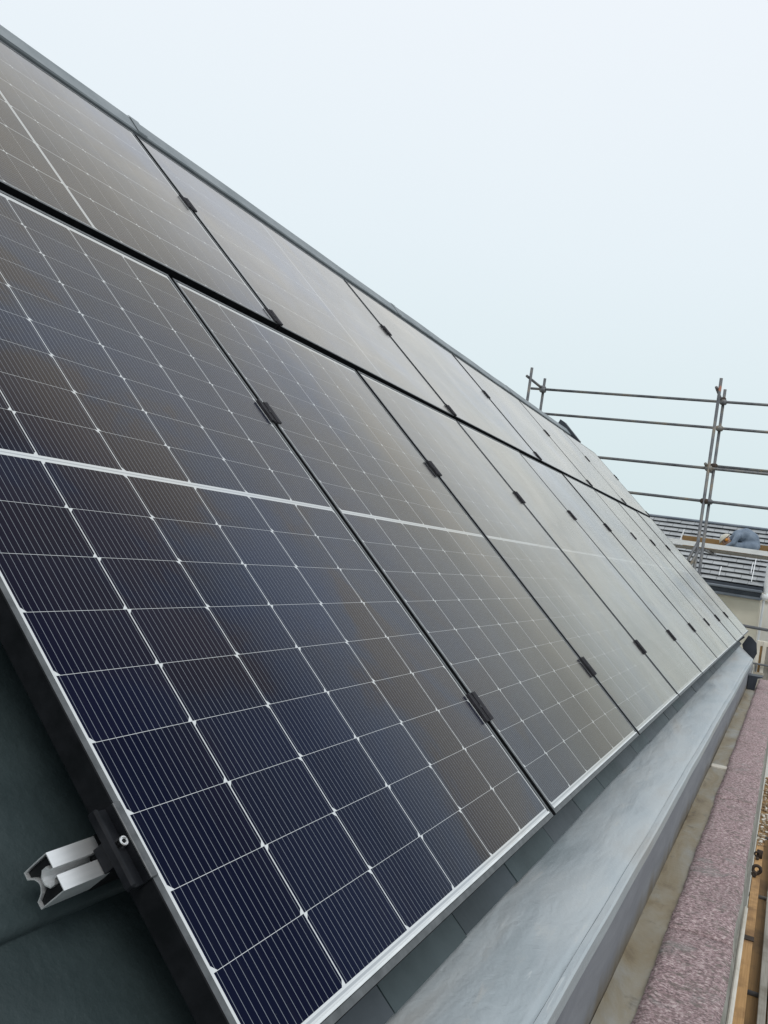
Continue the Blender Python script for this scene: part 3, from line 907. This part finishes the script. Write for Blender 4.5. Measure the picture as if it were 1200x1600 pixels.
# head with face, ears, helmet
hv = [(0, 0.33, 0.25), (0, 0.385, 0.225), (0, 0.40, 0.30)]
bm = bmesh.new()
mt = Matrix.Translation((0, 0.42, 0.245)) @ Matrix.Rotation(math.radians(-48), 4, 'X')
bmesh.ops.create_uvsphere(bm, u_segments=20, v_segments=14, radius=0.10, matrix=mt @ Matrix.Diagonal((0.78, 0.98, 1.15, 1)))
def dot(p, r, sc=(1, 1, 1)):
    bmesh.ops.create_uvsphere(bm, u_segments=10, v_segments=8, radius=r, matrix=mt @ Matrix.Translation(p) @ Matrix.Diagonal((*sc, 1)))
dot((0, 0.098, -0.012), 0.016, (0.8, 1.2, 1.5))
for s in (-1, 1): dot((0.078 * s, -0.004, -0.005), 0.022, (0.4, 0.8, 1.3))
dot((0, 0.078, -0.07), 0.03, (1.1, 0.8, 0.8))
tube(bm, mt @ Vector((0, -0.02, -0.18)), mt @ Vector((0, 0, -0.04)), 0.052, 12)
head = obj('head', bm, M['skin'], person, True)
bm = bmesh.new()
r = bmesh.ops.create_uvsphere(bm, u_segments=24, v_segments=16, radius=0.128, matrix=Matrix.Diagonal((0.92, 1.1, 1.0, 1)))
bmesh.ops.delete(bm, geom=[v for v in bm.verts if v.co.z < 0.005], context='VERTS')
for v in list(bm.verts):
    if v.co.z < 0.03 and v.co.y > 0.02: v.co.y += 0.035; 
bmesh.ops.solidify(bm, geom=bm.faces[:], thickness=0.004)
bmesh.ops.transform(bm, matrix=mt @ Matrix.Translation((0, 0, 0.02)), verts=bm.verts)
obj('helmet', bm, M['helmet'], person, True)
for s in (-1, 1):
    bm = bmesh.new()
    tube(bm, mt @ Vector((0.09 * s, 0.03, 0.02)), mt @ Vector((0.0, 0.085, -0.10)), 0.008, 8)
    obj('chin_strap', bm, M['plastic'], person, True)
    bm = bmesh.new()
    bmesh.ops.create_cone(bm, cap_ends=True, segments=16, radius1=0.036, radius2=0.030, depth=0.03, matrix=mt @ Matrix.Translation((0.092 * s, -0.01, 0.0)) @ Matrix.Rotation(PI / 2, 4, 'Y'))
    obj('ear_defender', bm, M['orange'], person, True)
for s in (-1, 1):
    bm = bmesh.new()
    bx, by, bz = 0.19 * s, 0.47, 0.055
    box(bm, bx - 0.04, bx + 0.04, by - 0.04, by + 0.05, bz - 0.025, bz + 0.012, 0.012)
    for j in range(4):
        L = (0.062, 0.072, 0.068, 0.055)[j]
        x = bx - 0.030 + j * 0.020
        tube(bm, (x, by + 0.045, bz - 0.004), (x, by + 0.045 + L * 0.55, bz - 0.008), 0.009, 8)
        tube(bm, (x, by + 0.042 + L * 0.55, bz - 0.008), (x, by + 0.04 + L * 0.9, bz - 0.035), 0.008, 8)
    tube(bm, (bx - s * 0.038, by - 0.01, bz), (bx - s * 0.065, by + 0.045, bz - 0.02), 0.010, 8)
    obj('hand', bm, M['skin'], person, True)

# ------------------------------------------------------------------ the far house
fh = empty('house', (21, 3, -8))
tag(fh, 'far cream rendered house with grey slate roof behind the scaffold', 'house')
FHI = Matrix.Translation(Vector(fh.location)).inverted()
def fobj(name, bm, mat, parent=fh):
    bmesh.ops.transform(bm, matrix=FHI, verts=bm.verts)
    return obj(name, bm, mat, parent)
e0 = Vector((19.0, 0.0, 0.50)); e1 = Vector((21.0, 0.0, 1.80))
sl = (e1 - e0); SLN = sl.length; sd = sl.normalized(); sn = Vector((-sd.z, 0, sd.x))
YR, YL = 0.135, 9.5
bm = bmesh.new()
rows_n = 12
ex = SLN / rows_n
rr = random.Random(5)
for r_ in range(rows_n):
    y = YR + 0.003 + (0.155 if r_ % 2 else 0.0)
    ystart = YR + 0.003
    while ystart < YL:
        yend = min((y + 0.31) if ystart != YR + 0.003 or r_ % 2 == 0 else YR + 0.003 + 0.155, YL)
        if r_ % 2 and ystart == YR + 0.003: y = ystart - 0.155
        yend = min(y + 0.31, YL)
        a = e0 + sd * (r_ * ex - 0.035) + sn * (0.062 + rr.uniform(-0.005, 0.005)); b = e0 + sd * ((r_ + 1) * ex) + sn * 0.008
        ps = [Vector((a.x, ystart + 0.004, a.z)), Vector((a.x, yend - 0.004, a.z)), Vector((b.x, yend - 0.004, b.z)), Vector((b.x, ystart + 0.004, b.z))]
        t_ = [bm.verts.new(p) for p in ps]; l_ = [bm.verts.new(p - sn * 0.012) for p in ps[:2]] + [bm.verts.new(p - sn * 0.006) for p in ps[2:]]
        bm.faces.new(t_)
        for i in range(4):
            j = (i + 1) % 4
            bm.faces.new((t_[i], l_[i], l_[j], t_[j]))
        ystart = yend; y = yend
froof = fobj('roof', bm, M['far_slate'])
bm = bmesh.new()
sweep = []
pb = [(e0.x, e0.z), (e1.x, e1.z - 0.0), (2 * e1.x - e0.x, e0.z), (2 * e1.x - e0.x, e0.z - 0.1), (e1.x, e1.z - 0.12), (e0.x, e0.z - 0.1)]
ra = [bm.verts.new((x, YR, z)) for x, z in pb]; rb = [bm.verts.new((x, YL, z)) for x, z in pb]
for i in range(len(pb)):
    j = (i + 1) % len(pb)
    bm.faces.new((ra[i], ra[j], rb[j], rb[i]))
bm.faces.new((ra[0], ra[1], ra[4], ra[5])); bm.faces.new((ra[1], ra[2], ra[3], ra[4]))
fobj('roof_deck', bm, M['far_dark'], froof)
bm = bmesh.new()
box(bm, e1.x - 0.09, e1.x + 0.09, YR - 0.02, YL, e1.z + 0.0, e1.z + 0.055, 0.02)
fobj('ridge_tiles', bm, M['far_grey'], froof)
for y, t0, t1 in ((0.385, 0.02, 0.50), (0.43, 0.16, 0.34), (1.03, 0.05, 0.20)):
    bm = bmesh.new()
    a = e0 + sd * (SLN * t0) + sn * 0.075; b = e0 + sd * (SLN * t1) + sn * 0.075
    tube(bm, (a.x, y, a.z), (b.x, y, b.z), 0.009, 6)
    fobj('white_line', bm, M['white_paint'], froof)
bm = bmesh.new()
slab(bm, 18.86, [(YR + 0.012, 0.50), (YL, 0.50), (YL, 0.445), (YR + 0.012, 0.445)], 0.14)
fobj('drip_board', bm, M['far_dark'])
bm = bmesh.new()
box(bm, 18.82, 19.0, YR + 0.008, YL, 0.385, 0.443, 0.015)
fobj('gutter', bm, M['far_grey'])
bm = bmesh.new()
box(bm, 18.90, 19.0, YR + 0.016, YL, 0.295, 0.383, 0.004)
fobj('fascia', bm, M['far_dark'])
bm = bmesh.new()
box(bm, 18.87, 19.05, YR + 0.012, YL, 0.235, 0.293, 0.012)
fobj('soffit_trim', bm, M['far_grey'])
bm = bmesh.new()
box(bm, 19.06, 23.0, 0.165, YL - 0.1, -8, 0.40)
fobj('wall', bm, M['render'])
bm = bmesh.new()
tube(bm, (18.93, 0.085, 1.00), (18.93, 0.085, 0.40), 0.05, 12)
bmesh.ops.create_uvsphere(bm, u_segments=12, v_segments=10, radius=0.075, matrix=Matrix.Translation((18.93, 0.105, 0.32)))
tube(bm, (18.95, 0.10, 0.33), (18.97, 0.12, -8), 0.022, 10)
fobj('downpipe', bm, M['white_paint'])

nb = empty('house', (22, -3.5, -8))
tag(nb, 'pale rendered house end at the right picture edge, beside the white downpipe', 'house')
bm = bmesh.new()
box(bm, 19.3, 23.5, -7, 0.160, -8, 0.22)
bmesh.ops.transform(bm, matrix=Matrix.Translation(Vector(nb.location)).inverted(), verts=bm.verts)
obj('wall', bm, M['pale_render'], nb)
bm = bmesh.new()
box(bm, 19.25, 23.55, -7.05, 0.125, 0.223, 0.30, 0.01)
bmesh.ops.transform(bm, matrix=Matrix.Translation(Vector(nb.location)).inverted(), verts=bm.verts)
obj('coping', bm, M['pale_stone'], nb)

# ------------------------------------------------------------------ scaffold deck outside the parapet
dk = empty('scaffold', (9, -0.7, -8))
tag(dk, 'lower scaffold lift of orange and grey boards running along the parapet', 'scaffold')
DKI = Matrix.Translation(Vector(dk.location)).inverted()
def dobj(name, bm, mat, smooth=False):
    bmesh.ops.transform(bm, matrix=DKI, verts=bm.verts)
    return obj(name, bm, mat, dk, smooth)
ZD = -2.75
def board(x0, x1, y0, y1, z, mat):
    bm = bmesh.new(); box(bm, x0, x1, y0, y1, z - 0.038, z, 0.004); dobj('board', bm, mat)
board(3.5, 16.2, -1.06, -0.392, ZD - 0.075, M['brown_plank'])
board(4.6, 8.42, -0.480, -0.396, ZD, M['plank'])
board(8.43, 12.4, -0.484, -0.398, ZD - 0.004, M['plank'])
board(12.42, 16.2, -0.480, -0.394, ZD, M['brown_plank'])
for (ya, yb_, z) in ((-0.625, -0.566, ZD + 0.03), (-0.80, -0.64, ZD), (-1.035, -0.81, ZD + 0.003)):
    board(3.5, 9.9, ya, yb_, z, M['grey_plank']); board(9.92, 16.2, ya - 0.004, yb_ - 0.004, z - 0.002, M['grey_plank'])
bm = bmesh.new(); box(bm, 8.36, 8.47, -0.487, -0.394, ZD + 0.001, ZD + 0.010, 0.002); dobj('band', bm, M['rust'])
for x in (4.9, 7.4, 9.9, 12.4, 14.9):
    bm = bmesh.new(); tube(bm, (x, -0.387, ZD - 0.066), (x, -1.45, ZD - 0.066), 0.0242); dobj('transom', bm, M['tube'], True)
    bm = bmesh.new(); tube(bm, (x, -1.35, -8), (x, -1.35, ZD + 1.2), 0.0242); dobj('standard', bm, M['tube'], True)
bm = bmesh.new(); tube(bm, (3.5, -1.30, ZD - 0.11), (16.2, -1.30, ZD - 0.11), 0.0242); dobj('ledger', bm, M['tube'], True)
# rusty couplers lying on the boards
for (x, y, s, lab) in ((10.45, -0.435, 1.0, 'rusty ring coupler lying on the orange scaffold board, nearer one'), (11.15, -0.445, 0.85, 'rusty bracket coupler lying on the orange scaffold board, beyond the ring')):
    bm = bmesh.new()
    if s == 1.0:
        torus(bm, (0, 0, 0.062), 0.042, 0.019, axis='X', seg=20, sub=8)
        torus(bm, (-0.10, 0.022, 0.034), 0.020, 0.013, axis='X', seg=16, sub=8)
    else:
        box(bm, -0.02, 0.02, -0.035, 0.035, 0.0, 0.10, 0.008)
        torus(bm, (-0.03, 0.028, 0.05), 0.026, 0.011, axis='X', seg=16, sub=8)
    box(bm, -0.13 * s, -0.03 * s, 0.0, 0.035, 0.004, 0.022, 0.004)
    box(bm, 0.03 * s, 0.10 * s, -0.032, -0.008, 0.004, 0.03, 0.004)
    o = obj('coupler', bm, M['rust'], None, True); o.location = (x, y, ZD - 0.002)
    tag(o, lab, 'coupler')
bm = bmesh.new()
rr = random.Random(9)
for k in range(260):
    s = rr.uniform(0.005, 0.024)
    bmesh.ops.create_icosphere(bm, subdivisions=1, radius=s, matrix=Matrix.Translation((rr.uniform(11.7, 16.0), rr.uniform(-0.50, -0.40), ZD + s * 0.55)) @ Matrix.Rotation(rr.uniform(0, 3), 4, 'Z') @ Matrix.Diagonal((1.3, 0.9, 0.6, 1)))
m_, nt_, b_ = new_mat('rubble_mix'); k_ = N(nt_)
gi = k_.node('ShaderNodeNewGeometry').outputs['Random Per Island']
nt_.links.new(k_.ramp(gi, [(0.0, (0.10, 0.06, 0.03)), (0.35, (0.22, 0.14, 0.07)), (0.6, (0.30, 0.24, 0.16)), (0.8, (0.55, 0.52, 0.46)), (1.0, (0.62, 0.60, 0.56))]), b_.inputs['Base Color'])
b_.inputs['Roughness'].default_value = 0.9
tag(obj('rubble', bm, m_), kind='stuff')

# pale timber gate frame beyond the end of the parapet
gt = empty('gate', (13.5, -0.09, ZD))
tag(gt, 'cream timber gate frame with brown slot panel beyond the parapet end', 'gate')
GI = Matrix.Translation(Vector(gt.location)).inverted()
def gobj(name, bm, mat):
    bmesh.ops.transform(bm, matrix=GI, verts=bm.verts); return obj(name, bm, mat, gt)
for y0_, y1_ in ((-0.078, -0.026), (-0.162, -0.112), (-0.30, -0.24)):
    bm = bmesh.new(); box(bm, 13.48, 13.53, y0_, y1_, ZD, -0.27, 0.006); gobj('post', bm, M['cream_paint'])
bm = bmesh.new(); box(bm, 13.50, 13.52, -0.111, -0.079, -2.5, -0.345); gobj('slot_panel', bm, M['brown_plank'])
bm = bmesh.new(); box(bm, 13.50, 13.52, -0.239, -0.163, -2.5, -0.345); gobj('slot_panel', bm, M['grey_plank'])
bm = bmesh.new(); box(bm, 13.49, 13.525, -0.30, -0.026, -0.345, -0.268, 0.004); gobj('top_rail', bm, M['cream_paint'])
bm = bmesh.new(); tube(bm, (13.44, 0.10, -0.612), (13.44, -0.60, -0.612), 0.015); gobj('hand_rail', bm, M['tube'])
bm = bmesh.new(); tube(bm, (13.43, -0.060, -0.60), (13.43, -0.060, -1.6), 0.014); gobj('stay', bm, M['tube'])

# ------------------------------------------------------------------ light and sky
SUN_EL, SUN_AZ = math.radians(50), math.radians(238)
w = bpy.data.worlds.new('World'); S.world = w; w.use_nodes = True
nt = w.node_tree; k = N(nt)
bg = nt.nodes['Background']
sky = k.node('ShaderNodeTexSky'); sky.sky_type = 'NISHITA'; sky.sun_disc = False
sky.sun_elevation = SUN_EL; sky.sun_rotation = SUN_AZ; sky.dust_density = 6.0; sky.air_density = 1.5
co = k.node('ShaderNodeTexCoord').outputs['Generated']
sep = k.node('ShaderNodeSeparateXYZ'); nt.links.new(co, sep.inputs[0])
cloud = k.ramp(sep.outputs[2], [(0.0, (0.660, 0.800, 0.828)), (0.12, (0.715, 0.840, 0.872)), (0.32, (0.815, 0.905, 0.957)), (0.55, (0.89, 0.945, 1.0)), (1.0, (0.90, 0.96, 1.0))])
nz = k.noise(co, 2.2, 3, 0.5, 0.4)
cl2 = k.mix(k.m('MULTIPLY', nz, 0.12), cloud, c4(0.92, 0.95, 1.0))
vm = k.node('ShaderNodeVectorMath', operation='SCALE'); nt.links.new(cl2, vm.inputs[0]); vm.inputs['Scale'].default_value = 10.0
mx = k.mix(0.96, sky.outputs[0], vm.outputs[0])
nt.links.new(mx, bg.inputs['Color']); bg.inputs['Strength'].default_value = 0.1

sl_ = bpy.data.lights.new('Sun', 'SUN'); sl_.energy = 1.1; sl_.angle = math.radians(25); sl_.color = (1.0, 0.97, 0.93)
so = link(bpy.data.objects.new('Sun', sl_))
# sky's rotation is measured clockwise from +Y
dv = Vector((math.sin(SUN_AZ) * math.cos(SUN_EL), math.cos(SUN_AZ) * math.cos(SUN_EL), math.sin(SUN_EL)))
so.rotation_euler = (-dv).to_track_quat('-Z', 'Y').to_euler()
so.location = (0, -10, 20)

# ------------------------------------------------------------------ camera
cam = bpy.data.cameras.new('Camera')
co_ = link(bpy.data.objects.new('Camera', cam))
Rw = Matrix(((0.4223, -0.8944, 0.1475), (0.0805, -0.1251, -0.9889), (0.9029, 0.4295, 0.0192)))
right, down, fwd = Rw[0].normalized(), Rw[1], Rw[2].normalized()
upv = fwd.cross(right) * -1
if upv.dot(down) > 0: upv = -upv
right = fwd.cross(upv).normalized()
m = Matrix((right, upv, -fwd)).transposed().to_4x4()
m.translation = Vector((-0.7556, -0.3978, 0.5502))
co_.matrix_world = m
cam.sensor_fit = 'VERTICAL'; cam.sensor_height = 36.0; cam.lens = 36.0 * 1363.75 / 1600.0
cam.clip_start = 0.02; cam.clip_end = 2000
S.camera = co_

S.render.engine = 'CYCLES'
S.cycles.use_denoising = True
S.cycles.max_bounces = 6
S.view_settings.view_transform = 'Standard'
S.view_settings.look = 'None'
S.view_settings.exposure = 0.0
S.view_settings.gamma = 1.0
S.view_settings.use_curve_mapping = False
